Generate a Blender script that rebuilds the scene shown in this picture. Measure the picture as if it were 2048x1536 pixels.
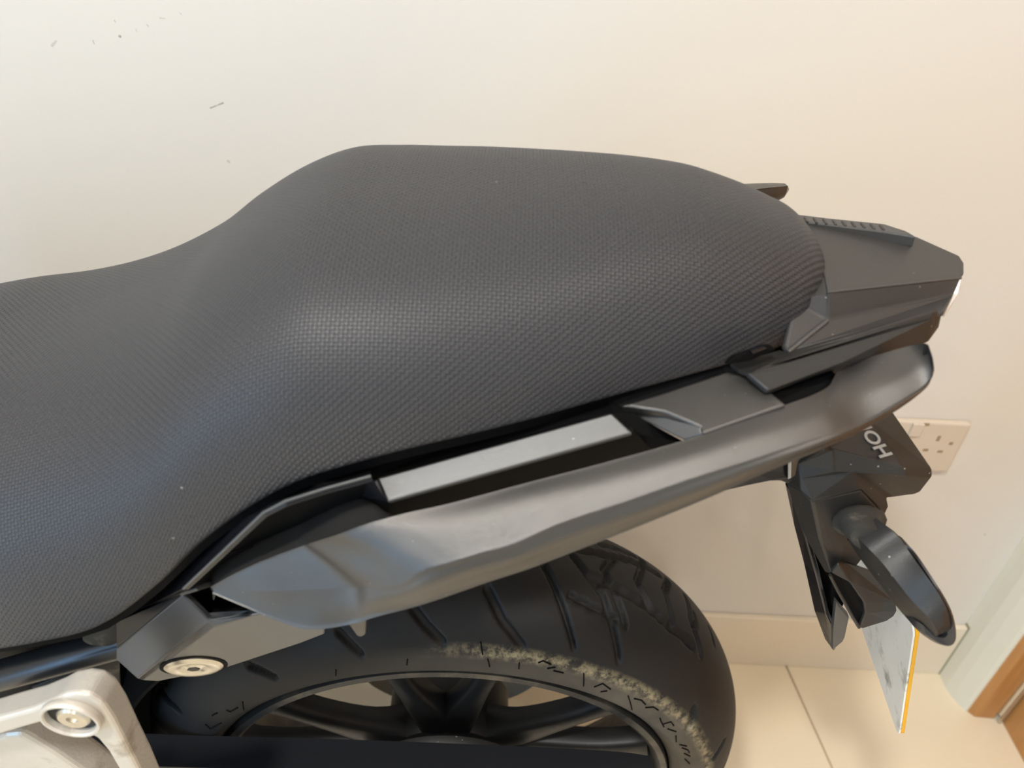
import bpy, bmesh, math, random
import numpy as np
from mathutils import Vector, Matrix
random.seed(4)
rng = np.random.default_rng(4)
for o in list(bpy.data.objects): bpy.data.objects.remove(o)
S = bpy.context.scene
COL = S.collection

# ---------------------------------------------------------------- camera
FPX, CX, CY, CAMH = 1538., 1024., 768., 1.14
_d = np.array([950. - CX, 2745. - CY, FPX]); _d /= np.linalg.norm(_d)
UP = -_d
FW = np.array([0, 0, 1.]); FW = FW - FW.dot(UP) * UP; FW /= np.linalg.norm(FW)
RI = np.cross(FW, UP)
R3 = np.stack([RI, FW, UP])            # camera coords (x right, y down, z fwd) -> world
C0 = np.array([0, 0, CAMH])
cam_d = bpy.data.cameras.new('camera'); cam = bpy.data.objects.new('camera', cam_d); COL.objects.link(cam)
cam_d.sensor_width = 36; cam_d.lens = FPX / 2048 * 36; cam_d.clip_start = .02
Rw = R3 @ np.diag([1, -1, -1])         # blender camera axes: x right, y up, z back
cam.matrix_world = Matrix([[*Rw[0], 0], [*Rw[1], 0], [*Rw[2], CAMH], [0, 0, 0, 1]])
S.camera = cam
cam_d.dof.use_dof = True; cam_d.dof.focus_distance = .60; cam_d.dof.aperture_fstop = 6.3

# ---------------------------------------------------------------- world, lights, exposure
S.view_settings.view_transform = 'Standard'; S.view_settings.look = 'None'
S.view_settings.gamma = 1; S.view_settings.use_curve_mapping = False
S.view_settings.exposure = 0.05
W = bpy.data.worlds.new('world'); S.world = W; W.use_nodes = True
W.node_tree.nodes['Background'].inputs[0].default_value = (.55, .7, 1, 1)
W.node_tree.nodes['Background'].inputs[1].default_value = 1.0

def area(name, loc, rot, size, power, color, shape='DISK', size_y=None):
    l = bpy.data.lights.new(name, 'AREA'); l.energy = power; l.color = color; l.shape = shape; l.size = size
    if size_y: l.size_y = size_y
    o = bpy.data.objects.new(name, l); o.location = loc; o.rotation_euler = rot; COL.objects.link(o); return o
WARM = (1.0, .97, .92)
DL = [(-1.5, -.45, 10), (-.42, -.36, 26), (.66, -.35, 9), (-1.35, -1.9, 8), (.08, -1.9, 8)]
for x, y, p in DL:
    area('ceiling_lamp', (x, y, 2.375), (0, 0, 0), .16, p, WARM)
# daylight lamp in the window of the left wall
area('window_daylight', (-2.13, -1.6, 1.1), (0, -math.pi / 2, 0), 1.9, 40, (.26, .58, 1.0), 'RECTANGLE', 1.0)

# ---------------------------------------------------------------- helpers
def ray(px, py): return R3 @ np.array([px - CX, py - CY, FPX])
def P(px, py, y):
    v = ray(px, py); return C0 + v * (y / v[1])
def Z(px, py, z):
    v = ray(px, py); return C0 + v * ((z - CAMH) / v[2])
def X(px, py, x):
    v = ray(px, py); return C0 + v * (x / v[0])
def PLN(p0, n):
    n = np.asarray(n, float); n /= np.linalg.norm(n)
    def f(px, py, off=0):
        v = ray(px, py); return C0 + v * (((p0 - C0) @ n + off) / (v @ n))
    return f
def mid(x, z): return .4436 + .038 * (x + .056) - .035 * (z - .317)

def tag(o, label=None, cat=None, group=None, kind=None):
    if label: o['label'] = label
    if cat: o['category'] = cat
    if group: o['group'] = group
    if kind: o['kind'] = kind
    return o
def wloc(o):
    v = Vector((0, 0, 0))
    while o: v += o.location; o = o.parent
    return v
def mesh_obj(name, verts, faces, mat, parent=None, smooth=False, bevel=0, subsurf=0, solid=0, seg=2, uv=None, keep_origin=False, sharp=None):
    verts = np.asarray(verts, float)
    c = np.zeros(3) if keep_origin else (verts.min(0) + verts.max(0)) / 2
    me = bpy.data.meshes.new(name); me.from_pydata((verts - c).tolist(), [], [list(map(int, f)) for f in faces]); me.update()
    o = bpy.data.objects.new(name, me); COL.objects.link(o)
    if mat: me.materials.append(mat)
    o.location = Vector(c)
    if parent: o.parent = parent; o.location = Vector(c) - wloc(parent)
    if uv is not None:
        ul = me.uv_layers.new(name='UVMap'); idx = np.empty(len(me.loops), int); me.loops.foreach_get('vertex_index', idx)
        ul.data.foreach_set('uv', np.asarray(uv)[idx].ravel())
    if smooth:
        me.polygons.foreach_set('use_smooth', [True] * len(me.polygons))
        if sharp: me.set_sharp_from_angle(angle=math.radians(sharp))
    if solid:
        m = o.modifiers.new('Solidify', 'SOLIDIFY'); m.thickness = solid; m.offset = -1; m.use_even_offset = False
    if bevel:
        m = o.modifiers.new('Bevel', 'BEVEL'); m.width = bevel; m.segments = seg; m.limit_method = 'ANGLE'; m.angle_limit = math.radians(12); m.harden_normals = False
    if subsurf:
        m = o.modifiers.new('Subdivision', 'SUBSURF'); m.levels = m.render_levels = subsurf
    return o
def fix_normals(verts, faces, toward=None):
    bm = bmesh.new(); vs = [bm.verts.new(v) for v in verts]
    for f in faces: bm.faces.new([vs[i] for i in f])
    bm.normal_update(); bmesh.ops.recalc_face_normals(bm, faces=bm.faces[:]); bm.normal_update()
    s = 0
    for f in bm.faces:
        s += f.normal.dot(Vector(C0) - f.calc_center_median()) * f.calc_area()
    bm.verts.index_update()
    out = [[v.index for v in f.verts] for f in bm.faces]
    if toward == 'cam' and s < 0: out = [f[::-1] for f in out]
    bm.free(); return out
def facet(name, V, F, mat, parent, thick=.004, bevel=.0012, smooth=True, seg=2):
    keys = list(V); verts = [V[k] for k in keys]
    faces = [[keys.index(k) for k in f] for f in F]
    faces = fix_normals(verts, faces, 'cam')
    o = mesh_obj(name, verts, faces, mat, parent, smooth=False, solid=thick, bevel=bevel, seg=seg)
    return o
def prism(name, front, vec, mat, parent, bevel=.001, seg=2, smooth=False, sharp=40):
    """closed solid: polygon `front` extruded by vec"""
    front = np.asarray(front); n = len(front); vec = np.asarray(vec)
    verts = np.concatenate([front, front + vec])
    faces = [list(range(n)), list(range(2 * n - 1, n - 1, -1))] + [[i, (i + 1) % n, n + (i + 1) % n, n + i] for i in range(n)]
    faces = fix_normals(verts, faces)
    return mesh_obj(name, verts, faces, mat, parent, bevel=bevel, seg=seg, smooth=smooth, sharp=sharp)
def box(name, lo, hi, mat, parent=None, bevel=0):
    (a, b, c), (d, e, f) = lo, hi
    return prism(name, [(a, b, c), (d, b, c), (d, e, c), (a, e, c)], (0, 0, f - c), mat, parent, bevel)
def cr(p, n, closed=False):
    """Catmull-Rom through rows of p, n samples per span"""
    p = np.asarray(p, float); m = len(p); out = []
    for i in range(m if closed else m - 1):
        if closed: a, b, c, d = p[(i - 1) % m], p[i], p[(i + 1) % m], p[(i + 2) % m]
        else:
            b, c = p[i], p[i + 1]; a = p[i - 1] if i else 2 * b - c; d = p[i + 2] if i + 2 < m else 2 * c - b
        for k in range(n):
            t = k / n
            out.append(.5 * ((2 * b) + (-a + c) * t + (2 * a - 5 * b + 4 * c - d) * t * t + (-a + 3 * b - 3 * c + d) * t ** 3))
    if not closed: out.append(p[-1])
    return np.array(out)
def grid_faces(nu, nv, closed_v=False, caps=False):
    F = []
    for i in range(nu - 1):
        for j in range(nv if closed_v else nv - 1):
            k = (j + 1) % nv; F.append((i * nv + j, i * nv + k, (i + 1) * nv + k, (i + 1) * nv + j))
    if caps: F.append(tuple(range(nv))[::-1]); F.append(tuple((nu - 1) * nv + j for j in range(nv)))
    return F
def loft(name, ctrl, mat, parent, n=6, m=6, closed=True, caps=True, uvs=False, linear_v=False):
    """ctrl[station][ring] -> smooth surface through all control points"""
    ctrl = np.asarray(ctrl, float)
    A = cr(ctrl.reshape(len(ctrl), -1), n).reshape(-1, ctrl.shape[1], 3) if n > 1 else ctrl
    B = np.array([cr(r, m, closed) for r in A]) if m > 1 else A
    nu, nv = B.shape[:2]
    F = grid_faces(nu, nv, closed, caps)
    V = B.reshape(-1, 3)
    F = fix_normals(V, F)
    return mesh_obj(name, V, F, mat, parent, smooth=True, sharp=50)
def tube(name, path, r, mat, parent, n=14, k=1):
    path = np.asarray(path, float)
    if k > 1: path = cr(path, k)
    rings = []
    for i, p in enumerate(path):
        t = path[min(i + 1, len(path) - 1)] - path[max(i - 1, 0)]; t /= np.linalg.norm(t)
        a = np.cross(t, [0, 0, 1.]) if abs(t[2]) < .9 else np.cross(t, [1., 0, 0]); a /= np.linalg.norm(a); b = np.cross(t, a)
        rr = r if np.isscalar(r) else r[i]
        rings.append([p + rr * (math.cos(q) * a + math.sin(q) * b) for q in np.linspace(0, 2 * math.pi, n, endpoint=False)])
    V = np.array(rings).reshape(-1, 3); F = fix_normals(V, grid_faces(len(path), n, True, True))
    return mesh_obj(name, V, F, mat, parent, smooth=True, sharp=50)
def lathe(name, prof, c, axis, mat, parent, n=48, sharp=35):
    """prof: list of (radius, offset along axis); closed loop off"""
    axis = np.asarray(axis, float); axis /= np.linalg.norm(axis)
    a = np.cross(axis, [0, 0, 1.]) if abs(axis[2]) < .9 else np.cross(axis, [1., 0, 0]); a /= np.linalg.norm(a); b = np.cross(axis, a)
    V = np.array([[np.asarray(c) + h * axis + r * (math.cos(t) * a + math.sin(t) * b) for t in np.linspace(0, 2 * math.pi, n, endpoint=False)] for r, h in prof]).reshape(-1, 3)
    F = fix_normals(V, grid_faces(len(prof), n, True, True))
    return mesh_obj(name, V, F, mat, parent, smooth=True, sharp=sharp)
def text_mesh(name, body, size, extrude, M, mat, parent, shear=.25):
    cu = bpy.data.curves.new(name, 'FONT'); cu.body = body; cu.size = size; cu.extrude = extrude; cu.shear = shear; cu.offset = size * .02
    t = bpy.data.objects.new(name, cu); COL.objects.link(t)
    bpy.context.view_layer.update()
    me = bpy.data.meshes.new_from_object(t.evaluated_get(bpy.context.evaluated_depsgraph_get()))
    bpy.data.objects.remove(t)
    v = np.empty(len(me.vertices) * 3); me.vertices.foreach_get('co', v); v = v.reshape(-1, 3)
    v = np.array([M @ Vector(q) for q in v]); F = [list(p.vertices) for p in me.polygons]
    return mesh_obj(name, v, F, mat, parent)

# ---------------------------------------------------------------- materials
def srgb(*c):
    return tuple(((x / 255 / 12.92) if x <= 10 else ((x / 255 + .055) / 1.055) ** 2.4) for x in c) + (1,)
def mat(name, col, rough=.5, metal=0, spec=.5, grain=0, gscale=900, mottle=0, mscale=6, coat=0, aniso=0, speck=0, dust=None, dscale=14, dlo=.55, dhi=.75, coords='Object'):
    m = bpy.data.materials.new(name); m.use_nodes = True; N = m.node_tree.nodes; L = m.node_tree.links
    b = N['Principled BSDF']; b.inputs['Base Color'].default_value = col; b.inputs['Roughness'].default_value = rough
    b.inputs['Metallic'].default_value = metal; b.inputs['Specular IOR Level'].default_value = spec
    b.inputs['Coat Weight'].default_value = coat; b.inputs['Coat Roughness'].default_value = .15
    tc = N.new('ShaderNodeTexCoord')
    cur = None
    if mottle:
        n = N.new('ShaderNodeTexNoise'); n.inputs['Scale'].default_value = mscale; n.inputs['Detail'].default_value = 5; L.new(tc.outputs[coords], n.inputs['Vector'])
        mx = N.new('ShaderNodeMix'); mx.data_type = 'RGBA'; mx.inputs[6].default_value = tuple(max(0, c * (1 - mottle)) for c in col[:3]) + (1,)
        mx.inputs[7].default_value = tuple(min(1, c * (1 + mottle)) for c in col[:3]) + (1,); L.new(n.outputs['Fac'], mx.inputs[0]); cur = mx.outputs[2]
        L.new(cur, b.inputs['Base Color'])
    if dust:
        n = N.new('ShaderNodeTexNoise'); n.inputs['Scale'].default_value = dscale; n.inputs['Detail'].default_value = 8; n.inputs['Roughness'].default_value = .65; L.new(tc.outputs[coords], n.inputs['Vector'])
        r = N.new('ShaderNodeMapRange'); r.inputs[1].default_value = dlo; r.inputs[2].default_value = dhi; L.new(n.outputs['Fac'], r.inputs[0])
        mx = N.new('ShaderNodeMix'); mx.data_type = 'RGBA'; L.new(r.outputs[0], mx.inputs[0])
        if cur: L.new(cur, mx.inputs[6])
        else: mx.inputs[6].default_value = col
        mx.inputs[7].default_value = dust; cur = mx.outputs[2]; L.new(cur, b.inputs['Base Color'])
    if speck:   # tiny pale dust specks
        v = N.new('ShaderNodeTexVoronoi'); v.inputs['Scale'].default_value = 170; L.new(tc.outputs[coords], v.inputs['Vector'])
        lt = N.new('ShaderNodeMath'); lt.operation = 'LESS_THAN'; lt.inputs[1].default_value = speck; L.new(v.outputs['Distance'], lt.inputs[0])
        sc = N.new('ShaderNodeSeparateColor'); L.new(v.outputs['Color'], sc.inputs[0])
        l2 = N.new('ShaderNodeMath'); l2.operation = 'LESS_THAN'; l2.inputs[1].default_value = .22; L.new(sc.outputs[0], l2.inputs[0])
        mu = N.new('ShaderNodeMath'); mu.operation = 'MULTIPLY'; L.new(lt.outputs[0], mu.inputs[0]); L.new(l2.outputs[0], mu.inputs[1])
        mx = N.new('ShaderNodeMix'); mx.data_type = 'RGBA'; L.new(mu.outputs[0], mx.inputs[0])
        if cur: L.new(cur, mx.inputs[6])
        else: mx.inputs[6].default_value = col
        mx.inputs[7].default_value = srgb(150, 145, 138); L.new(mx.outputs[2], b.inputs['Base Color'])
    if grain:
        n = N.new('ShaderNodeTexNoise'); n.inputs['Scale'].default_value = gscale; n.inputs['Detail'].default_value = 2; L.new(tc.outputs[coords], n.inputs['Vector'])
        bp = N.new('ShaderNodeBump'); bp.inputs['Strength'].default_value = grain; bp.inputs['Distance'].default_value = .0004; L.new(n.outputs['Fac'], bp.inputs['Height']); L.new(bp.outputs[0], b.inputs['Normal'])
    return m
BLK = srgb(30, 30, 31)
M_rail = mat('metallic_black_paint', srgb(94, 92, 90), .30, .8, .5, grain=.5, gscale=2600, speck=.05)
M_cover = mat('satin_black_panel', srgb(90, 91, 93), .34, .75, .5, grain=.1, gscale=1200)
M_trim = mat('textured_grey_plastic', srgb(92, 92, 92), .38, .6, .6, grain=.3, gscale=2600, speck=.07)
M_plastic = mat('black_moulded_plastic', srgb(38, 37, 36), .46, 0, .5, grain=.3, gscale=1200, speck=.1)
M_tail = mat('grey_black_tail_plastic', srgb(62, 60, 59), .48, .15, .5, grain=.2, gscale=1400, speck=.08)
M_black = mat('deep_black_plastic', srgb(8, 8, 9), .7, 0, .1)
M_gloss = mat('black_gloss', srgb(20, 21, 25), .24, 0, .5)
M_rubber = mat('dusty_rubber', srgb(58, 56, 52), .7, 0, .3, mottle=.4, mscale=60, dust=srgb(120, 115, 102), dscale=70, dlo=.55, dhi=.8)
M_silver = mat('cast_aluminium', srgb(206, 200, 190), .42, .35, .5, mottle=.12, mscale=30, grain=.4, gscale=500, dust=srgb(140, 122, 100), dscale=28, dlo=.58, dhi=.78)
M_bolt = mat('zinc_bolt', srgb(205, 198, 185), .28, .9, .5, mottle=.15, mscale=200)
M_frame = mat('frame_paint', srgb(52, 53, 56), .3, .5, .5, dust=srgb(110, 104, 96), dscale=30, dlo=.62, dhi=.85)
M_rimm = mat('rim_paint', srgb(62, 62, 62), .34, .6, .5, dust=srgb(128, 120, 108), dscale=22, dlo=.5, dhi=.9)
M_spoke = mat('dark_wheel_paint', srgb(36, 36, 37), .42, .4, .4, dust=srgb(84, 80, 72), dscale=22, dlo=.6, dhi=.95)
M_swing = mat('swingarm_paint', srgb(15, 17, 22), .45, 0, .25)
M_white = mat('plate_white', srgb(240, 236, 226), .35, 0, .5, dust=srgb(120, 124, 118), dscale=34, dlo=.53, dhi=.72)
M_yellow = mat('plate_yellow', srgb(232, 170, 20), .4)
M_lens = mat('pale_lens', srgb(215, 205, 195), .12, 0, .6)
M_smoke = mat('smoked_lens', srgb(52, 50, 50), .34, .2, .6)
M_letter = mat('pale_letters', srgb(170, 166, 160), .4)
M_socket = mat('socket_plastic', srgb(216, 202, 184), .35)
M_hole = mat('dark_slot', srgb(46, 42, 38), .6)
M_slot = mat('socket_slot', srgb(158, 138, 112), .6)
M_joint = mat('corner_sealant', srgb(140, 134, 104), .7)
M_wood = mat('oak', srgb(178, 122, 62), .4, 0, .5)
def wood_grain(m):
    N = m.node_tree.nodes; L = m.node_tree.links; b = N['Principled BSDF']
    tc = N.new('ShaderNodeTexCoord'); mp = N.new('ShaderNodeMapping'); mp.inputs['Scale'].default_value = (30, 30, 2.2); L.new(tc.outputs['Object'], mp.inputs['Vector'])
    n = N.new('ShaderNodeTexNoise'); n.inputs['Scale'].default_value = 3; n.inputs['Detail'].default_value = 8; L.new(mp.outputs[0], n.inputs['Vector'])
    mx = N.new('ShaderNodeMix'); mx.data_type = 'RGBA'; mx.inputs[6].default_value = srgb(160, 104, 48); mx.inputs[7].default_value = srgb(206, 150, 88); L.new(n.outputs['Fac'], mx.inputs[0]); L.new(mx.outputs[2], b.inputs['Base Color'])
wood_grain(M_wood)
M_ceil = mat('ceiling_paint', srgb(236, 230, 220), .8)
M_skirt = mat('skirting_tile', srgb(232, 218, 196), .3, 0, .5, mottle=.04, mscale=5)
M_tile = mat('cream_porcelain', srgb(234, 218, 190), .22, 0, .5, mottle=.05, mscale=3)
M_grout = mat('grout', srgb(196, 178, 150), .8)
M_paint = mat('white_gloss_paint', srgb(230, 224, 204), .5)
# wall paint with its scuff marks
M_wall = mat('wall_paint', srgb(224, 218, 208), .75, 0, .3, mottle=.02, mscale=1.6)
def add_marks(m, marks):
    N = m.node_tree.nodes; L = m.node_tree.links; b = N['Principled BSDF']; cur = b.inputs['Base Color'].links[0].from_socket
    geo = N.new('ShaderNodeNewGeometry')
    nz = N.new('ShaderNodeTexNoise'); nz.inputs['Scale'].default_value = 160; L.new(geo.outputs['Position'], nz.inputs['Vector'])
    for (a, c, r, strg, colr) in marks:
        a = np.array(a); c = np.array(c); d = c - a; ln = max(np.linalg.norm(d), 1e-5)
        sub = N.new('ShaderNodeVectorMath'); sub.operation = 'SUBTRACT'; sub.inputs[1].default_value = a; L.new(geo.outputs['Position'], sub.inputs[0])
        dt = N.new('ShaderNodeVectorMath'); dt.operation = 'DOT_PRODUCT'; dt.inputs[1].default_value = d / ln; L.new(sub.outputs[0], dt.inputs[0])
        cl = N.new('ShaderNodeClamp'); cl.inputs['Max'].default_value = ln; L.new(dt.outputs['Value'], cl.inputs['Value'])
        sc = N.new('ShaderNodeVectorMath'); sc.operation = 'SCALE'; sc.inputs[0].default_value = d / ln; L.new(cl.outputs[0], sc.inputs['Scale'])
        ds = N.new('ShaderNodeVectorMath'); ds.operation = 'DISTANCE'; L.new(sub.outputs[0], ds.inputs[0]); L.new(sc.outputs[0], ds.inputs[1])
        ad = N.new('ShaderNodeMath'); ad.operation = 'MULTIPLY_ADD'; ad.inputs[1].default_value = r * 1.6; L.new(nz.outputs['Fac'], ad.inputs[0]); L.new(ds.outputs['Value'], ad.inputs[2])
        mr = N.new('ShaderNodeMapRange'); mr.inputs[1].default_value = r * 1.15; mr.inputs[2].default_value = r * 2.1; mr.inputs[3].default_value = strg; mr.inputs[4].default_value = 0; L.new(ad.outputs[0], mr.inputs[0])
        mx = N.new('ShaderNodeMix'); mx.data_type = 'RGBA'; L.new(mr.outputs[0], mx.inputs[0]); L.new(cur, mx.inputs[6]); mx.inputs[7].default_value = colr; cur = mx.outputs[2]
    L.new(cur, b.inputs['Base Color'])

# ---------------------------------------------------------------- room
fa, fb = Z(1455, 1317, 0), Z(1875, 1338, 0)
tw = (fb - fa); tw /= np.linalg.norm(tw)           # along the back wall
nw = np.array([-tw[1], tw[0], 0]); DW = nw @ fa    # wall plane: nw.p = DW
def WL(px, py, off=0):                              # point on the back wall (off = towards the room)
    v = ray(px, py); return C0 + v * ((DW - off) / (nw @ v))
def B(u, d, z): return tw * u + nw * (DW - d) + np.array([0, 0, z])   # u along wall, d from wall, z
CR = fb @ tw                                        # room corner u
GREY = srgb(128, 120, 104)
def mk(x0, y0, x1, y1, r, s, c=GREY):
    return (WL(x0, y0), WL(x1, y1), r, s * .75, c)
add_marks(M_wall, [mk(239, 73, 240, 73, .0011, .95), mk(186, 81, 188, 87, .0009, .6), mk(104, 92, 112, 82, .0012, .4), mk(272, 58, 273, 62, .0009, .4),
                   mk(294, 50, 297, 53, .0009, .45), mk(229, 41, 231, 44, .0008, .5), mk(320, 36, 330, 37, .0006, .4), mk(421, 216, 446, 206, .0009, .8),
                   mk(456, 322, 458, 324, .0012, .5), mk(360, 26, 363, 29, .0007, .35), mk(1969, 1067, 1970, 1071, .0012, .4)])
ZC = 2.4
def struct(o): o['kind'] = 'structure'; return o
wb = struct(prism('wall_back', [B(-3.2, 0, 0), B(CR + 1.3, 0, 0), B(CR + 1.3, -.1, 0), B(-3.2, -.1, 0)], (0, 0, ZC), M_wall, None, 0))
# right side: white lining of the door opening, oak frame, door leaf
pts = [Z(1875, 1340, 0), Z(1880, 1350, 0), Z(1890, 1374, 0), Z(1903, 1393, 0), Z(1924, 1417, 0), Z(1931, 1423, 0)]
fr0, fr1, fr2 = Z(1938, 1419, 0), Z(1949, 1434, 0), Z(1988, 1438, 0)
dr0, dr1 = Z(2004, 1444, 0), Z(2048, 1526, 0)
XR = CR + 1.25
rp = [B(CR, -.05, 0)] + [p for p in pts] + [p + np.array([.5, 0, 0]) for p in (pts[-1],)] + [B(CR + .5, -.05, 0)]
struct(prism('wall_right', rp, (0, 0, ZC), M_paint, None, 0))
ww = struct(prism('trim_1', [fr0 + [-.009, .001, 0], fr1 + [0, 0, 0], fr2, fr2 + [0, .0145, 0], fr0 + [.03, .0145, 0]], (0, 0, 2.1), M_wood, None, .0015))
dd = (dr1 - dr0); dd /= np.linalg.norm(dd)
door = struct(prism('door_1', [dr0, dr0 + dd * .80, dr0 + dd * .80 + np.array([.04, 0, 0]), dr0 + np.array([.04, 0, 0])], (0, 0, 2.02), M_wood, None, .002))
hp = Z(1998, 1434, .012)
hb = lathe('hinge', [(0, 0), (.0055, 0), (.0055, .1), (0, .1)], [dr0[0] - .006, dr0[1] + .004, .018], (0, 0, 1), M_bolt, door, 20)
hf = box('hinge_pin', (dr0[0] - .0085, dr0[1] - .004, .002), (dr0[0] - .0035, dr0[1] + .0, .14), M_bolt, door, .0004)
e2 = dr0 + dd * .80
struct(prism('wall_right_front', [e2 + [0, -.01, 0], e2 + dd * 2.6 + [0, 0, 0], e2 + dd * 2.6 + [.1, 0, 0], e2 + [.1, -.01, 0]], (0, 0, ZC), M_wall, None, 0))
struct(prism('wall_right_over_door', [dr0 + [.001, 0, 2.1], e2 + [.001, 0, 2.1], e2 + [.1, 0, 2.1], dr0 + [.1, 0, 2.1]], (0, 0, ZC - 2.1), M_wall, None, 0))
YF = -2.9
M_dim = mat('wall_darkened_for_reflections', srgb(128, 122, 114), .8)  # unseen front wall darkened to put dark bands into the bodywork reflections
struct(box('wall_front', (-3.1, YF - .1, 0), (1.3, YF, ZC), M_dim))
# left wall with a window opening (y -1.35..0.15, z .5..2.0)
xl = -2.2
struct(box('wall_left', (xl - .1, YF, 0), (xl, -2.35, ZC), M_wall))
struct(box('wall_left_rear', (xl - .1, -.85, 0), (xl, .9, ZC), M_wall))
struct(box('wall_left_sill', (xl - .1, -2.35, 0), (xl, -.85, .15), M_wall))
struct(box('wall_left_head', (xl - .1, -2.35, 2.05), (xl, -.85, ZC), M_wall))
win = struct(box('window_1', (xl - .05, -2.35, .15), (xl - .04, -.85, 2.05), mat('window_glass', (.9, .95, 1, 1), .05)))
for nm, lo, hi in (('window_frame', (xl - .06, -2.35, .15), (xl - .02, -2.29, 2.05)), ('window_frame', (xl - .06, -.91, .15), (xl - .02, -.85, 2.05)), ('window_frame', (xl - .06, -1.63, .15), (xl - .02, -1.57, 2.05))):
    box(nm, lo, hi, M_paint, win, .003)
struct(box('ceiling', (-3.1, YF - .1, ZC), (1.3, .9, ZC + .05), M_ceil))
# floor: grout bed and porcelain tiles laid slightly turned to the wall
fl = struct(box('floor', (-3.1, YF - .1, -.06), (1.3, .9, -.0035), M_grout))
t0 = Z(1568, 1322, 0); t1 = Z(1622, 1441, 0); tv = t0 - t1; tv[2] = 0; tv /= np.linalg.norm(tv); tu = np.array([tv[1], -tv[0], 0])
TS = .60; t_me = None; g = .0016
org = t0 + tv * .19
for i in range(-6, 2):
    for j in range(-6, 1):
        c = org + tu * (TS * (i + .5)) + tv * (TS * (j + .5) + (0))
        if c[1] > .75 + .3 or c[0] > 1.35 or c[0] < -3.2 or c[1] < YF - .2: continue
        q = [c + a * tu * (TS / 2 - g) + b * tv * (TS / 2 - g) + np.array([0, 0, -.01]) for a, b in ((-1, -1), (1, -1), (1, 1), (-1, 1))]
        if t_me is None:
            o = prism('tile', q, (0, 0, .01), M_tile, fl, .0012); t_me = o
        else:
            o = t_me.copy(); COL.objects.link(o); o.location = Vector(c + np.array([0, 0, -.005])) - fl.location
# skirting tile along the back wall
sk = struct(prism('baseboard_back', [B(-3.1, 0, 0), B(CR, 0, 0), B(CR, .009, 0), B(-3.1, .009, 0)], (0, 0, .125), M_skirt, None, .002))
prism('corner_joint', [B(CR - .0025, .0095, 0), B(CR, .0095, 0), B(CR, .0, 0), B(CR - .0025, 0, 0)], (0, 0, .128), M_joint, sk, 0)

# ceiling downlights (fitting rings round the lamps)
for i, (x, y, p) in enumerate(DL):
    o = lathe('ceiling_downlight', [(.085, 0), (.105, 0), (.108, .006), (.10, .012), (.085, .012)], (x, y, ZC - .012), (0, 0, 1), M_paint, None, 40)
    tag(o, ['white round ceiling downlight by the cream wall, nearest the window end', 'white round ceiling downlight above the motorcycle seat', 'white round ceiling downlight nearest the oak door', 'white round ceiling downlight in front of the window', 'white round ceiling downlight at the front of the room'][i], 'downlight', 'ceiling downlights')

# ---------------------------------------------------------------- wall socket
so = bpy.data.objects.new('wall_socket', None); COL.objects.link(so)
tr, br_ = WL(1938, 840), WL(1889, 935)
ur = (tr @ tw + br_ @ tw) / 2; zt, zb_ = tr[2], br_[2]
so.location = Vector(B(ur - .073, 0, zb_)); tag(so, 'white double wall socket on the cream wall behind the number plate bracket', 'wall socket')
def wbox(name, u0, u1, z0, z1, d0, d1, m, parent, bev=.0008):
    return prism(name, [B(u0, d0, z0), B(u1, d0, z0), B(u1, d1, z0), B(u0, d1, z0)], (0, 0, z1 - z0), m, parent, bev)
plate = wbox('face_plate', ur - .140, ur, zb_, zt, 0, .009, M_socket, so, .0025)
def at(px, py): p = WL(px, py, .009); return p @ tw, p[2]
for (px, py, w, h, nm) in [(1877, 877, .004, .0085, 'earth_slot'), (1851, 900, .0065, .004, 'pin_slot'), (1880, 903, .0065, .004, 'pin_slot'), (1902, 887, .0045, .0045, 'fixing_screw'), (1853, 849, .007, .004, 'switch_marker')]:
    u, z = at(px, py); wbox(nm, u - w / 2, u + w / 2, z - h / 2, z + h / 2, .0088, .0094, M_slot, plate, 0)
u, z = at(1832, 858); wbox('rocker_switch', u - .007, u + .007, z - .010, z + .010, .008, .0125, M_socket, plate, .001)

# ================================================================ MOTORCYCLE
wc = np.array([-.056, .4436, .317])
bike = bpy.data.objects.new('motorcycle', None); COL.objects.link(bike); bike.location = (wc[0], wc[1], 0)
tag(bike, 'black motorcycle parked beside the cream wall, tail and textured seat in view', 'motorcycle')
yaw, lean = math.radians(2.2), math.radians(2.0)
AX = np.array([math.cos(yaw), math.sin(yaw), 0]); LT0 = np.array([-math.sin(yaw), math.cos(yaw), 0])
LT = LT0 * math.cos(lean) + np.array([0, 0, 1]) * math.sin(lean) * 1; UU = np.array([0, 0, 1]) * math.cos(lean) - LT0 * math.sin(lean)

# ---- seat: stations along the bike (x, half width, base z, height)
ST = [(-.75, .10, .70, .13), (-.62, .125, .69, .145), (-.5, .142, .69, .150), (-.42, .150, .69, .152), (-.36, .1532, .701, .1517), (-.32, .1564, .713, .1445), (-.28, .1573, .725, .1424), (-.24, .1557, .740, .1433), (-.2, .1521, .775, .1299),
      (-.17, .1479, .807, .1204), (-.14, .1445, .833, .1130), (-.11, .1425, .853, .1045), (-.08, .1395, .8640, .0954), (-.05, .1345, .8710, .0889), (-.02, .1265, .8740, .0877), (.01, .1175, .8768, .0860), (.04, .1066, .8792, .0847),
      (.07, .0952, .8812, .0830), (.1, .0840, .8830, .0793), (.12, .0765, .8842, .0737), (.14, .0685, .8854, .0664), (.155, .0605, .8865, .0595), (.167, .0535, .8870, .054), (.177, .0435, .8870, .0465), (.184, .033, .8870, .038), (.1885, .019, .888, .030), (.190, .003, .889, .026)]
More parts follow.
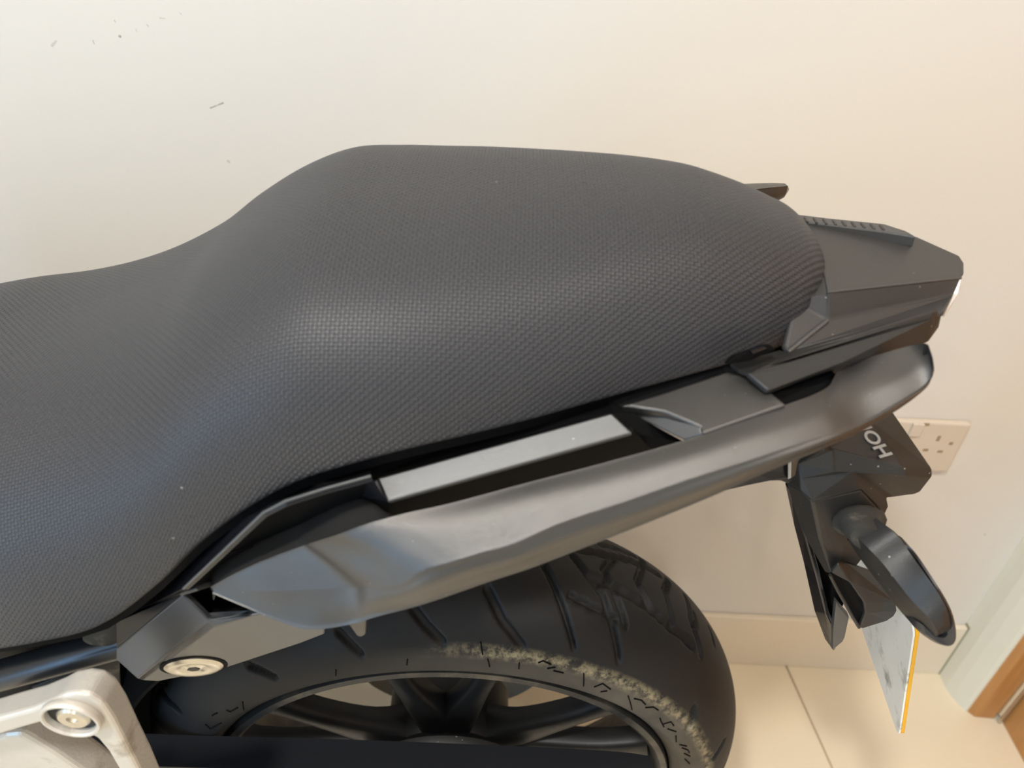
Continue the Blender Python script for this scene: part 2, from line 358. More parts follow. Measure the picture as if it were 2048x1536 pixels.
def seat_ring(x, w, z0, h, n=2.5, m=120):
    t = np.linspace(-1, 1, m); a = t * math.pi / 2
    yy = np.sign(np.sin(a)) * np.abs(np.sin(a)) ** (2 / n) * w; zz = np.abs(np.cos(a)) ** (2 / n) * h
    z = z0 + zz; P_ = np.stack([np.full(m, x), mid(x, z) + yy, z], 1)
    # even arc-length respacing
    s = np.r_[0, np.cumsum(np.linalg.norm(np.diff(P_, axis=0), axis=1))]; q = np.linspace(0, s[-1], m)
    return np.stack([np.interp(q, s, P_[:, k]) for k in range(3)], 1), s[-1]
stf = cr(np.array(ST), 8)
rings, uvs = [], []
for r in stf:
    R_, L_ = seat_ring(*r)
    low = np.array([[R_[0, 0], R_[0, 1] + .012 * min(1, r[1] / .05), R_[0, 2] - .010]]); low2 = np.array([[R_[-1, 0], R_[-1, 1] - .012 * min(1, r[1] / .05), R_[-1, 2] - .010]])
    R_ = np.concatenate([low, R_, low2]); rings.append(R_)
rings = np.array(rings)
mids = rings[:, rings.shape[1] // 2]; su = np.r_[0, np.cumsum(np.linalg.norm(np.diff(mids, axis=0), axis=1))]
for i in range(len(rings)):
    s = np.r_[0, np.cumsum(np.linalg.norm(np.diff(rings[i], axis=0), axis=1))]; s = s - s[-1] / 2
    xx = rings[i][:, 0]
    uvs.append(np.stack([np.full(len(s), su[i]), s], 1))
M_seat = bpy.data.materials.new('embossed_seat_vinyl'); M_seat.use_nodes = True
N = M_seat.node_tree.nodes; L = M_seat.node_tree.links; b = N['Principled BSDF']
b.inputs['Base Color'].default_value = srgb(58, 58, 61); b.inputs['Roughness'].default_value = .50; b.inputs['Specular IOR Level'].default_value = .5
uvn = N.new('ShaderNodeUVMap'); uvn.uv_map = 'UVMap'; sp = N.new('ShaderNodeSeparateXYZ'); L.new(uvn.outputs[0], sp.inputs[0])
def sn(sock, k, ph=0):
    m1 = N.new('ShaderNodeMath'); m1.operation = 'MULTIPLY_ADD'; m1.inputs[1].default_value = k; m1.inputs[2].default_value = ph; L.new(sock, m1.inputs[0])
    m2 = N.new('ShaderNodeMath'); m2.operation = 'SINE'; L.new(m1.outputs[0], m2.inputs[0]); return m2.outputs[0]
PITCH = .0043
s1 = sn(sp.outputs[0], 2 * math.pi / PITCH); s2 = sn(sp.outputs[1], 2 * math.pi / (PITCH * .95))
pr = N.new('ShaderNodeMath'); pr.operation = 'MULTIPLY'; L.new(s1, pr.inputs[0]); L.new(s2, pr.inputs[1])
mr = N.new('ShaderNodeMapRange'); mr.interpolation_type = 'SMOOTHSTEP'; mr.inputs[1].default_value = -.25; mr.inputs[2].default_value = .45; L.new(pr.outputs[0], mr.inputs[0])
bp = N.new('ShaderNodeBump'); bp.inputs['Strength'].default_value = 1; bp.inputs['Distance'].default_value = .0012; L.new(mr.outputs[0], bp.inputs['Height']); L.new(bp.outputs[0], b.inputs['Normal'])
tcn = N.new('ShaderNodeTexCoord'); vz = N.new('ShaderNodeTexVoronoi'); vz.inputs['Scale'].default_value = 90; L.new(tcn.outputs['Object'], vz.inputs['Vector'])
lt = N.new('ShaderNodeMath'); lt.operation = 'LESS_THAN'; lt.inputs[1].default_value = .075; L.new(vz.outputs['Distance'], lt.inputs[0])
scn = N.new('ShaderNodeSeparateColor'); L.new(vz.outputs['Color'], scn.inputs[0]); l2 = N.new('ShaderNodeMath'); l2.operation = 'LESS_THAN'; l2.inputs[1].default_value = .03; L.new(scn.outputs[0], l2.inputs[0])
mu = N.new('ShaderNodeMath'); mu.operation = 'MULTIPLY'; L.new(lt.outputs[0], mu.inputs[0]); L.new(l2.outputs[0], mu.inputs[1])
mx = N.new('ShaderNodeMix'); mx.data_type = 'RGBA'; L.new(mu.outputs[0], mx.inputs[0]); mx.inputs[6].default_value = srgb(58, 58, 61); mx.inputs[7].default_value = srgb(140, 138, 134); L.new(mx.outputs[2], b.inputs['Base Color'])
nu, nv = rings.shape[:2]
V = rings.reshape(-1, 3); F = grid_faces(nu, nv, False, False); F.append(tuple(range(nv))); F.append(tuple((nu - 1) * nv + j for j in range(nv))[::-1])
nrm = np.cross(V[F[0][1]] - V[F[0][0]], V[F[0][2]] - V[F[0][0]])
F = fix_normals(V, F, 'cam')
seat = mesh_obj('seat', V, F, M_seat, bike, smooth=True, uv=np.array(uvs).reshape(-1, 2))
seat['label'] = 'stepped black seat covered in embossed vinyl'
# seat pan (black rim under the cover)
pan = []
for (x, w, z0, h) in stf[::4]:
    w2 = max(w - .006, .002)
    ring = []
    for sy, dz in ((-1, .004), (-1, -.012), (-.85, -.016), (.85, -.016), (1, -.012), (1, .004)):
        z = z0 + dz; ring.append((x, mid(x, z) + sy * w2 * (1 if dz > -.015 else 1), z))
    pan.append(ring)
loft('seat_pan', pan[8:], M_black, seat, n=1, m=1)

# ---- subframe core under the seat
core = []
for x, wn, zt_, zbm in ((-.42, .10, .70, .60), (-.30, .115, .715, .66), (-.2, .118, .75, .70), (-.1, .115, .84, .755), (0, .10, .862, .79), (.08, .08, .866, .83), (.13, .066, .87, .845), (.2, .05, .88, .852)):
    core.append([(x, mid(x, zt_) - wn, zt_), (x, mid(x, zt_) + wn, zt_), (x, mid(x, zbm) + wn * .9, zbm), (x, mid(x, zbm) - wn * .9, zbm)])
loft('subframe_cover', core, M_black, bike, n=2, m=1)

# ---- side cover (near side): faceted panel
PB = PLN(P(330, 1275, .276), (-.22, -.95, .22)); PC = PLN(P(430, 1265, .275), (.16, -.94, -.29)); PA = PLN(P(300, 1240, .273), (-.1, -.8, .6))
sv = {'a': P(234, 1246, .290), 'b': PB(232, 1297), 'c': PB(231, 1319), 'd': PB(275, 1359), 'e': PB(364, 1189), 'f': PB(417, 1239), 'd1': PC(284, 1361), 'f2': PC(429, 1254),
      'g': PC(449, 1337), 'h2': PC(500, 1232), 'i': PC(601, 1287), 'k': PC(650, 1268), 'l': PC(652, 1246), 'm': PC(603, 1238), 'n': PC(552, 1222), 'd2': PC(316, 1363), 'h': P(494, 1226, .279)}
ups = [(367, 1177, .270), (440, 1108, .27), (527, 1025, .271), (571, 1002, .272), (650, 977, .276), (742, 952, .280)]
ins = [(260, 1228, .300), (350, 1130, .30), (440, 1044, .302), (505, 1004, .304), (600, 966, .304), (742, 930, .304)]
side = facet('side_cover', {k: v for k, v in sv.items() if k != 'a'}, [('b', 'c', 'd', 'f', 'e'), ('d', 'd1', 'f2', 'f'), ('d1', 'd2', 'g', 'i', 'k', 'l', 'm', 'n', 'h2', 'f2'), ('f', 'f2', 'h2', 'h')], M_cover, bike, .005, .0012, seg=2)
vv = {'a': sv['a'], 'b': sv['b'] + [0, .0005, 0], 'e': sv['e'] + [0, .0005, 0]}
for i, (q, r) in enumerate(zip(ups, ins)): vv['u%d' % i] = P(*q); vv['v%d' % i] = P(*r)
facet('cover_shoulder', vv, [('a', 'b', 'e', 'u0', 'v0')] + [('v%d' % i, 'u%d' % i, 'u%d' % (i + 1), 'v%d' % (i + 1)) for i in range(5)], M_gloss, side, .003, .0006)
tube('panel_edge_highlight', [P(a, b_, y) for a, b_, y in ups], .0009, M_trim, side, 8)  # thin pale tube added as the highlight line along the lit ridge
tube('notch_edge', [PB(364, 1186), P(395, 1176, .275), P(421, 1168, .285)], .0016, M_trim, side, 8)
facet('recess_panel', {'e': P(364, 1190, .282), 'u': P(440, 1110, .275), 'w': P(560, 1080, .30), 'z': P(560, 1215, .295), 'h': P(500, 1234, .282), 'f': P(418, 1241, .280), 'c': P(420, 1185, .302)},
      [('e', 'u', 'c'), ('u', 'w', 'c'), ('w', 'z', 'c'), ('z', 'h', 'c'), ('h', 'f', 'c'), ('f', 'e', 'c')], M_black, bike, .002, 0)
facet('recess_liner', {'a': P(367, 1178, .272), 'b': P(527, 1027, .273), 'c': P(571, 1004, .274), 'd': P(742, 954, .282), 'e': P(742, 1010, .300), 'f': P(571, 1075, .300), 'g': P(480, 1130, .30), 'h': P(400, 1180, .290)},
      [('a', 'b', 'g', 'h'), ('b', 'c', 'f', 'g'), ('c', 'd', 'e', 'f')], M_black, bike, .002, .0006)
# cover bolt
bn = np.array([.16, -.94, -.29]); bn /= np.linalg.norm(bn); bc = PC(388, 1332)
lathe('bolt', [(.008, .0008), (.0095, .002), (.0125, .0026), (.0165, .0024), (.0188, .001), (.0188, -.003), (.008, -.003)], bc, bn, M_bolt, side, 48)
lathe('bolt_core', [(0, .002), (.0045, .002), (.0075, .0008), (.008, -.002), (0, -.002)], bc, bn, M_bolt, side, 36)
lathe('bolt_socket', [(0, .0024), (.0042, .0024), (.0042, .001), (0, .001)], bc, bn, M_hole, side, 6)
lathe('bolt_recess', [(0, .0004), (.0215, .0004), (.0215, -.002), (0, -.002)], bc, bn, M_black, side, 40)

# ---- grey trim strip and body panel above the rail
def ZV(l): return {k: (P(*v[:2], v[2]) if v[2] < .5 else Z(*v[:2], v[2])) for k, v in l.items()}
PT = PLN(Z(1000, 910, .857), (-.12, -.50, .85))
tr_ = {'a': PT(755, 956), 'c': PT(1223, 826), 'd': PT(1265, 866), 'f': PT(775, 1004), 'g': P(742, 952, .279), 'h': P(718, 990, .290)}
trim = facet('trim_strip', tr_, [('a', 'c', 'd', 'f')], M_trim, bike, .004, .0010)
facet('trim_end', {'g': P(743, 954, .281), 'a': PT(755, 956, -.0005), 'f': PT(775, 1004, -.0005), 'h': P(718, 990, .293)}, [('g', 'a', 'f'), ('g', 'f', 'h')], M_gloss, trim, .002, 0)
bp_ = {'a': PT(742, 954, -.002), 'c': PT(1226, 825, -.002), 'd': P(742, 925, .304), 'e': P(1000, 850, .325), 'f': P(1216, 788, .345)}
facet('upper_panel', bp_, [('a', 'c', 'e'), ('a', 'e', 'd'), ('c', 'f', 'e')], M_black, bike, .003, 0)
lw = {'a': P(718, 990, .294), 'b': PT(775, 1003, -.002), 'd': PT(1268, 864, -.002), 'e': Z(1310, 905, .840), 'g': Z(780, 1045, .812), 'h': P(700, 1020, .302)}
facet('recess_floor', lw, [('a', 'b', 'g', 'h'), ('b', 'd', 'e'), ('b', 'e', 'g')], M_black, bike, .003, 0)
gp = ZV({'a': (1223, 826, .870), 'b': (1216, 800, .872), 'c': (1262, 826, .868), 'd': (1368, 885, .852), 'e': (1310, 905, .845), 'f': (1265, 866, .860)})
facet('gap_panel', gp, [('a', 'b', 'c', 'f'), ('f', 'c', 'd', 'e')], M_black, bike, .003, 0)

# ---- rail mount block bridging seat and rail
PM = PLN(Z(1480, 800, .8835), (-.18, -.22, .96))
mb = {'a': PM(1240, 811), 'b': PM(1330, 784), 'c': PM(1455, 742), 'd': PM(1492, 752), 'e': PM(1545, 786), 'f': PM(1573, 809), 'g': PM(1405, 868), 'h': PM(1400, 854), 'i': PM(1330, 824), 'j': PM(1262, 813)}
mount = facet('rail_mount', mb, [('a', 'b', 'c', 'd', 'e', 'f', 'g', 'h', 'i', 'j')], M_rail, bike, .006, .0016, seg=3)
PN_ = PLN(PM(1400, 854), (-.62, -.45, .64))
facet('mount_chamfer', {'a': PN_(1240, 812), 'j': PN_(1262, 813), 'i': PN_(1330, 824), 'h': PN_(1400, 854), 'g': PN_(1404, 868), 'k': PN_(1368, 880), 'l': PN_(1282, 838)}, [('a', 'j', 'i', 'h', 'g', 'k', 'l')], M_trim, mount, .003, .0008)
mb2 = ZV({'a': (1216, 797, .872), 'b': (1438, 728, .882), 'c': (1480, 745, .882), 'd': (1456, 752, .878), 'e': (1250, 820, .868)})
facet('mount_gasket', mb2, [('a', 'b', 'c', 'd', 'e')], M_black, bike, .002, 0)

# ---- grab rail
def rail_side(mirror=False):
    E_ = {  # ridge depth by pixel column
    }
    def ye(px): return float(np.interp(px, [421, 650, 820, 1010, 1190, 1385, 1582, 1720, 1865], [.262, .246, .249, .260, .269, .280, .296, .313, .333]))
    rows = [  # b(dark top / inner), c(inner top edge), d, e(ridge), f, g(bottom outline) pixel pairs ; dc: y offset of c, db: offset of b
        [(423, 1166), (421, 1174), (420, 1177), (421, 1179), (423, 1181), (426, 1184)],
        [(428, 1138), (458, 1153), (463, 1166), (468, 1180), (474, 1194), (484, 1209)],
        [(452, 1104), (505, 1130), (517, 1155), (530, 1182), (540, 1208), (550, 1237)],
        [(500, 1066), (560, 1108), (590, 1143), (615, 1180), (618, 1215), (620, 1257)],
        [(560, 1028), (604, 1092), (650, 1130), (700, 1176), (702, 1213), (704, 1246)],
        [(610, 1009), (618, 1087), (672, 1122), (735, 1172), (742, 1203), (750, 1232)],
        [(650, 997), (650, 1077), (722, 1110), (800, 1170), (812, 1192), (822, 1213)],
        [(690, 992), (684, 1066), (756, 1090), (840, 1143), (858, 1172), (872, 1198)],
        [(740, 1000), (735, 1047), (812, 1070), (905, 1124), (922, 1150), (938, 1175)],
        [(800, 1040), (810, 1027), (866, 1058), (960, 1107), (975, 1135), (990, 1157)],
        [(890, 1019), (905, 1006), (940, 1040), (1030, 1087), (1045, 1115), (1058, 1135)],
        [(1050, 977), (1050, 967), (1065, 1002), (1120, 1047), (1130, 1078), (1142, 1103)],
        [(1210, 937), (1208, 926), (1215, 965), (1240, 1007), (1250, 1037), (1260, 1057)],
        [(1370, 890), (1368, 881), (1376, 918), (1390, 955), (1400, 980), (1410, 996)],
        [(1480, 852), (1478, 843), (1486, 880), (1500, 920), (1508, 938), (1518, 948)],
        [(1572, 818), (1571, 810), (1580, 850), (1592, 888), (1602, 903), (1612, 909)],
        [(1628, 798), (1626, 790), (1640, 826), (1655, 867), (1662, 880), (1668, 885)],
        [(1656, 784), (1659, 771), (1670, 812), (1690, 855), (1695, 865), (1700, 871)],
        [(1672, 768), (1675, 744), (1692, 796), (1715, 845), (1720, 853), (1726, 858)],
        [(1700, 752), (1702, 729), (1722, 780), (1748, 829), (1753, 836), (1758, 840)],
        [(1760, 720), (1760, 709), (1780, 758), (1802, 798), (1804, 805), (1808, 808)],
        [(1815, 700), (1812, 694), (1836, 735), (1848, 770), (1848, 776), (1846, 780)],
        [(1846, 690), (1846, 687), (1862, 715), (1867, 745), (1864, 755), (1860, 764)],
        [(1856, 694), (1857, 690), (1865, 714), (1868, 735), (1865, 746), (1861, 752)]]
    ctrl = []
    for r in rows:
        bb, c, d, e, f, g_ = r; k_ = len(ctrl)
        fr = 1. if k_ <= 5 else (.5 if k_ == 6 else 0.)        # 1 on the flat front paddle
        y = ye(e[0]) if k_ > 5 else .2455 + (755 - e[0]) / 334 * .026 + (g_[1] - e[1]) / 120 * .010
        yp = lambda q, o=0: P(*q, .2455 + (755 - q[0]) / 334 * .026 + (g_[1] - q[1]) / 120 * .010 + st_)
        st_ = {3: .004, 4: .009, 5: .014}.get(k_, 0); y += st_
        pe = P(*e, y)
        pd = fr * yp(d, .004) + (1 - fr) * Z(*d, pe[2] + .0052)
        pc = fr * yp(c, .011) + (1 - fr) * Z(*c, pe[2] + .0074)
        if k_ < 10:
            pb = Z(*bb, pc[2] - (.010 if k_ < 5 else .005))
        else:
            pb = pc + np.array([0, .002, -.012])
        pf = fr * yp(f, .001) + (1 - fr) * P(*f, y - .002)
        pg = fr * yp(g_, .004) + (1 - fr) * P(*g_, y + .004)
        ph = pg + np.array([0, .012, .004]); pa = np.array([pb[0], max(pb[1], pg[1] + .012) - .004, pb[2] - .012])
        if e[0] > 1810: s = (1868 - e[0]) / 58 * .7 + .3; ph = pg + np.array([0, .010 * s, .006]); pa = pb + np.array([0, .001, -.008 * s])
        lp = lambda a, b_, t: a + (b_ - a) * t
        ctrl.append([pa, pb, lp(pc, pb, .10), pc, lp(pc, pd, .10), pd, lp(pe, pd, .16), pe, lp(pe, pf, .28), pf, lp(pf, pg, .8), pg, ph])
    A = np.array(ctrl); n_ = len(A)
    # keep every point on its line of sight but even out its distance along the rail
    T = np.linalg.norm(A - C0, axis=2); Dn = (A - C0) / T[..., None]
    for _ in range(3):
        T2 = T.copy()
        for k_ in range(2, n_ - 4): T2[k_] = .25 * T[k_ - 1] + .5 * T[k_] + .25 * T[k_ + 1]
        T = T2
    return C0 + Dn * T[..., None]
RC = rail_side()
rail = loft('grab_rail', RC, M_rail, bike, n=5, m=4)
rail['label'] = 'near grab rail, satin metallic black'
RM = RC.copy()
for i in range(RM.shape[0]):
    for j in range(RM.shape[1]):
        p = RM[i, j]; RM[i, j, 1] = 2 * mid(p[0], p[2]) - p[1]; RM[i, j, 0] += -.024; RM[i, j, 2] += .025
tipc = P(1572, 374, .548); r18 = RM[17]; c18 = r18.mean(0)
far_ = list(RM[:18])
for t, k in ((.45, .85), (.8, .62), (1., .40)):
    c = c18 + (tipc - c18) * t; far_.append(c + (r18 - c18) * np.array([k, k, k]))
rail2 = loft('grab_rail', np.array(far_), M_rail, bike, n=4, m=3); rail2['label'] = 'far grab rail, only its rear tip showing'
# little lug under the rail
prism('rail_lug', [P(690, 1240, .262), P(700, 1253, .262), P(714, 1273, .262), P(722, 1275, .262), P(731, 1270, .262), P(733, 1235, .262)], (0, .006, 0), M_rail, rail, .001)

# ---- tail cowl
tc_ = {'a': Z(1642, 506, .918), 'b': Z(1654, 585, .917), 'c': Z(1922, 556, .911), 'd': Z(1929, 545, .911), 'e': Z(1929, 525, .911), 'f': Z(1920, 511, .911), 'g': Z(1835, 473, .913), 'h': Z(1604, 443, .919), 'z': Z(1612, 480, .9185),
       'i': Z(1911, 588, .902), 'j': Z(1656, 640, .902), 'k': P(1575, 705, .356), 'l': P(1700, 670, .366), 'm': P(1889, 622, .385), 'n': P(1600, 470, .425), 'o': P(1590, 600, .385), 'p': P(1566, 690, .362),
       'q': P(1874, 667, .392), 'r': P(1890, 633, .397), 's': P(1920, 560, .418)}
cowl = facet('tail_cowl', tc_, [('h', 'z', 'a', 'g'), ('a', 'b', 'c', 'd', 'e', 'f', 'g'), ('b', 'j', 'i', 'c'), ('j', 'k', 'l', 'm', 'i'), ('z', 'o', 'j', 'b', 'a'), ('o', 'p', 'k', 'j')], M_tail, bike, .004, .0022, seg=3)
# ribbed strip along the far edge
rb = [Z(1594, 428, .921), Z(1660, 436, .921), Z(1768, 447, .921), Z(1812, 461, .921), Z(1833, 473, .921), Z(1768, 463, .921), Z(1604, 442, .921)]
strip = prism('ribbed_strip', rb, (0, 0, -.008), M_trim, cowl, .001)
for k in range(9):
    px = 1612 + k * 19; p = Z(px, 436 + (px - 1600) * .105, .9215)
    box('rib', (p[0] - .0009, p[1] - .004, p[2] - .002), (p[0] + .0009, p[1] + .003, p[2] + .0001), M_tail, strip, .0004)
tube('cowl_edge_highlight', [tc_['j'] * .97 + tc_['k'] * .03, tc_['j'] * .5 + tc_['k'] * .5, tc_['k']], .0016, M_trim, cowl, 10)  # pale bead standing in for the bright highlight on this edge
tube('cowl_crease_highlight', [tc_['b'], (tc_['b'] + tc_['c']) / 2, tc_['c']], .0007, M_trim, cowl, 8)  # pale bead standing in for the light caught along the crease
prism('pan_tab', [P(1452, 730, .333), P(1468, 714, .335), P(1528, 692, .343), P(1545, 691, .345), P(1552, 700, .345), P(1500, 722, .338)], (0, .006, -.003), M_black, seat, .001)
prism('tab_slot', [P(1502, 703, .338), P(1528, 694, .342), P(1534, 697, .342), P(1506, 708, .338)], (0, .003, -.001), M_gloss, seat, 0)
# mirrored far flank so the tail is a closed body
fk = {}
for k in 'bcijklm': q = tc_[k].copy(); q[1] = 2 * mid(q[0], q[2]) - q[1]; q[2] -= .012; fk[k] = q
facet('tail_flank', fk, [('b', 'j', 'i', 'c'), ('j', 'k', 'l', 'm', 'i')], M_tail, bike, .003, 0)
# tail side strip under the cowl
ts = {'a': P(1496, 746, .331), 'b': P(1585, 706, .352), 'c': P(1700, 672, .362), 'd': P(1868, 622, .382), 'e': P(1886, 622, .388), 'f': P(1878, 655, .388), 'g': P(1857, 684, .378), 'h': P(1680, 728, .342), 'i': P(1537, 781, .322), 'j': P(1585, 722, .349), 'k': P(1868, 634, .380)}
tstrip = facet('tail_side_strip', ts, [('a', 'j', 'k', 'g', 'h', 'i'), ('a', 'b', 'c', 'd', 'k', 'j'), ('d', 'e', 'f', 'g', 'k')], M_plastic, bike, .004, .001)
facet('tail_corner', {'a': P(1460, 728, .345), 'b': P(1559, 700, .362), 'c': P(1573, 704, .357), 'd': P(1585, 708, .353), 'e': P(1496, 747, .333), 'f': P(1480, 742, .338)}, [('a', 'b', 'c', 'd', 'e', 'f')], M_plastic, bike, .002, .0005)
# tail lamp at the rear end
tl = [P(1923, 556, .414), P(1893, 628, .399), P(1880, 660, .394), P(1872, 668, .392), P(1905, 590, .404)]
facet('tail_lamp', {'a': P(1923, 557, .4165), 'b': P(1915, 588, .411), 'c': P(1893, 622, .398), 'd': P(1889, 634, .396), 'e': P(1903, 612, .404), 'f': P(1921, 575, .416)}, [('a', 'b', 'c', 'd', 'e', 'f')], M_lens, cowl, .003, .0003)
# under-tail tray
ut = []
for x, wn, zt_, zb2 in ((.0, .07, .80, .785), (.08, .062, .838, .825), (.15, .05, .858, .83), (.2, .046, .875, .82), (.235, .04, .885, .80), (.245, .036, .885, .80)):
    ut.append([(x, mid(x, zt_) - wn, zt_), (x, mid(x, zt_) + wn, zt_), (x, mid(x, zb2) + wn * .9, zb2), (x, mid(x, zb2) - wn * .9, zb2)])
loft('under_tail_tray', ut, M_plastic, bike, n=2, m=1)
prism('recess_block', [P(1540, 786, .335), P(1660, 740, .352), P(1690, 760, .345), P(1580, 830, .325)], (0, .02, -.03), M_black, bike, 0)

facet('tray_side', {'a': P(1380, 990, .345), 'b': P(1454, 981, .345), 'c': P(1490, 972, .347), 'd': P(1540, 962, .352), 'e': P(1562, 962, .356), 'f': P(1576, 968, .358), 'g': P(1602, 950, .360), 'h': P(1606, 890, .360), 'i': P(1480, 930, .347)}, [('a', 'b', 'c', 'd', 'e', 'f', 'g', 'h', 'i')], M_plastic, bike, .004, .0008)
facet('gap_reflection', {'a': P(1583, 921, .357), 'b': P(1607, 908, .357), 'c': P(1597, 946, .357), 'd': P(1583, 956, .357)}, [('a', 'b', 'c', 'd')], mat('brown_reflection', srgb(92, 72, 54), .5), bike, .002, 0)  # small piece in the tail gap, a brown reflection given as its colour
facet('tab_edge', {'a': P(1576, 925, .356), 'b': P(1583, 921, .356), 'c': P(1582, 956, .356), 'd': P(1576, 958, .356)}, [('a', 'b', 'c', 'd')], M_letter, bike, .002, 0)
facet('tab_slot', {'a': P(1567, 929, .3555), 'b': P(1576, 925, .3555), 'c': P(1576, 957, .3555), 'd': P(1570, 950, .3555)}, [('a', 'b', 'c', 'd')], M_black, bike, .002, 0)
# ---- licence plate carrier
def PV(l): return {k: P(*v) for k, v in l.items()}
hs = PV({'a': (1650, 900, .335), 'b': (1712, 826, .375), 'c': (1745, 845, .372), 'd': (1785, 822, .392), 'e': (1808, 936, .352), 'f': (1865, 938, .362), 'g': (1865, 953, .362), 'h': (1841, 984, .367), 'i': (1828, 990, .367), 'j': (1785, 993, .367),
         'k': (1774, 997, .362), 'l': (1709, 944, .352), 'm': (1669, 943, .347), 'n': (1600, 955, .352), 'o': (1595, 925, .357), 'p': (1809, 953, .351), 'q': (1665, 897, .352), 'r': (1778, 1013, .362), 's': (1770, 1030, .362), 't': (1724, 980, .352),
         'u': (1624, 1003, .342), 'v': (1599, 981, .350), 'w': (1572, 966, .365), 'x': (1660, 850, .36)})
hous = facet('lamp_housing', hs, [('a', 'x', 'b', 'c', 'e', 'q'), ('c', 'd', 'f', 'e'), ('e', 'f', 'g', 'p'), ('p', 'g', 'h', 'i', 'j', 'k', 'l'), ('q', 'e', 'p', 'l', 'm'), ('a', 'q', 'm', 'n', 'o'), ('m', 'l', 't', 'u', 'v', 'n'), ('l', 'k', 'r', 's', 't'), ('v', 'w', 'o', 'n')], M_plastic, bike, .004, .0012)
# column below the housing
cl = PV({'u': (1624, 1003, .343), 't': (1724, 980, .353), 's': (1770, 1030, .363), 'a': (1760, 1075, .363), 'b': (1700, 1150, .36), 'c': (1665, 1150, .352), 'd': (1640, 1080, .348), 'e': (1600, 981, .351), 'f': (1572, 966, .366), 'g': (1600, 1060, .366), 'h': (1650, 1145, .362), 'i': (1678, 1128, .354), 'k': (1668, 1190, .362)})
column = facet('carrier_column', cl, [('u', 't', 's', 'a', 'b', 'i', 'd'), ('e', 'u', 'd', 'c', 'h', 'g', 'f'), ('d', 'i', 'c')], M_plastic, bike, .005, .0015)
facet('mudguard_blade', PV({'a': (1569, 965, .372), 'b': (1587, 1050, .375), 'c': (1606, 1123, .377), 'd': (1628, 1221, .380), 'e': (1649, 1278, .382), 'f': (1667, 1303, .383), 'g': (1668, 1262, .370), 'h': (1652, 1228, .368), 'i': (1632, 1150, .366), 'j': (1610, 1075, .364), 'k': (1583, 985, .364)}),
      [('a', 'b', 'j', 'k'), ('b', 'c', 'i', 'j'), ('c', 'd', 'h', 'i'), ('d', 'e', 'f', 'g', 'h')], M_gloss, bike, .004, .001)
facet('mudguard_inner', PV({'a': (1600, 1040, .38), 'b': (1665, 1140, .372), 'c': (1662, 1200, .372), 'd': (1668, 1262, .375), 'e': (1640, 1215, .385), 'f': (1690, 1200, .37), 'g': (1672, 1240, .37)}), [('a', 'b', 'c', 'e'), ('c', 'g', 'd', 'e'), ('b', 'f', 'g', 'c')], M_black, bike, .002, 0)
facet('mudguard_fin', PV({'a': (1672, 1203, .362), 'b': (1666, 1260, .362), 'c': (1665, 1302, .362), 'd': (1686, 1284, .362), 'e': (1690, 1276, .362), 'f': (1699, 1235, .362), 'g': (1690, 1225, .362)}), [('a', 'b', 'c', 'd', 'e', 'f', 'g')], M_trim, bike, .006, .0012)
# boxy hook of the plate bracket
hk = PV({'a': (1662, 1146, .345), 'b': (1678, 1128, .345), 'c': (1692, 1125, .352), 'd': (1760, 1148, .352), 'e': (1792, 1205, .352), 'f': (1794, 1222, .352), 'g': (1788, 1233, .352), 'h': (1774, 1242, .352), 'i': (1724, 1258, .345), 'j': (1718, 1254, .345), 'k': (1731, 1226, .345), 'l': (1728, 1205, .345), 'm': (1700, 1165, .345)})
hook = facet('plate_bracket', hk, [('b', 'c', 'd', 'e', 'l', 'm'), ('e', 'f', 'k', 'l'), ('f', 'g', 'h', 'i', 'k'), ('i', 'j', 'k'), ('a', 'b', 'm')], M_plastic, bike, .003, .001)
facet('bracket_cavity', PV({'a': (1660, 1150, .346), 'b': (1682, 1140, .347), 'c': (1727, 1208, .347), 'd': (1730, 1226, .347), 'e': (1717, 1254, .347), 'f': (1690, 1205, .350), 'g': (1664, 1160, .348)}), [('a', 'b', 'c', 'd', 'e', 'f', 'g')], M_black, hook, .002, 0)
tube('bracket_lip', [P(1660, 1150, .344), P(1675, 1180, .344), P(1690, 1206, .344), P(1704, 1232, .344), P(1718, 1255, .344)], .0012, M_plastic, hook, 8)

# ---- number plate (thin slab, yellow face to the rear)
pt_, pb_ = P(1827, 1262, .335), P(1797, 1472, .335)
pv = pt_ - pb_; hgt = np.linalg.norm(pv); pv /= hgt
pl_ = np.array([.04, 1, .0]); pl_ -= pl_.dot(pv) * pv; pl_ /= np.linalg.norm(pl_)      # lateral
pn = np.cross(pl_, pv); pn *= np.sign(pn[0])
def plate_poly(h0, w, r=.008):
    c = []
    for (cx_, cy_, a0) in ((r, r, 180), (w - r, r, 270), (w - r, h0 - r, 0), (r, h0 - r, 90)):
        for k in range(6):
            a = math.radians(a0 + k * 18); c.append((cx_ + r * math.cos(a), cy_ + r * math.sin(a)))
    return c
pc = plate_poly(hgt + .004, .205)
fr_ = [pb_ - pv * .002 + pl_ * a + pv * b_ for a, b_ in pc]
npb = prism('number_plate', fr_, pn * .0016, M_white, bike, .0004); npb['label'] = 'number plate, its pale back streaked with dirt'
prism('yellow_face', [q + pn * .0017 for q in fr_], pn * .0028, M_yellow, npb, .0004)

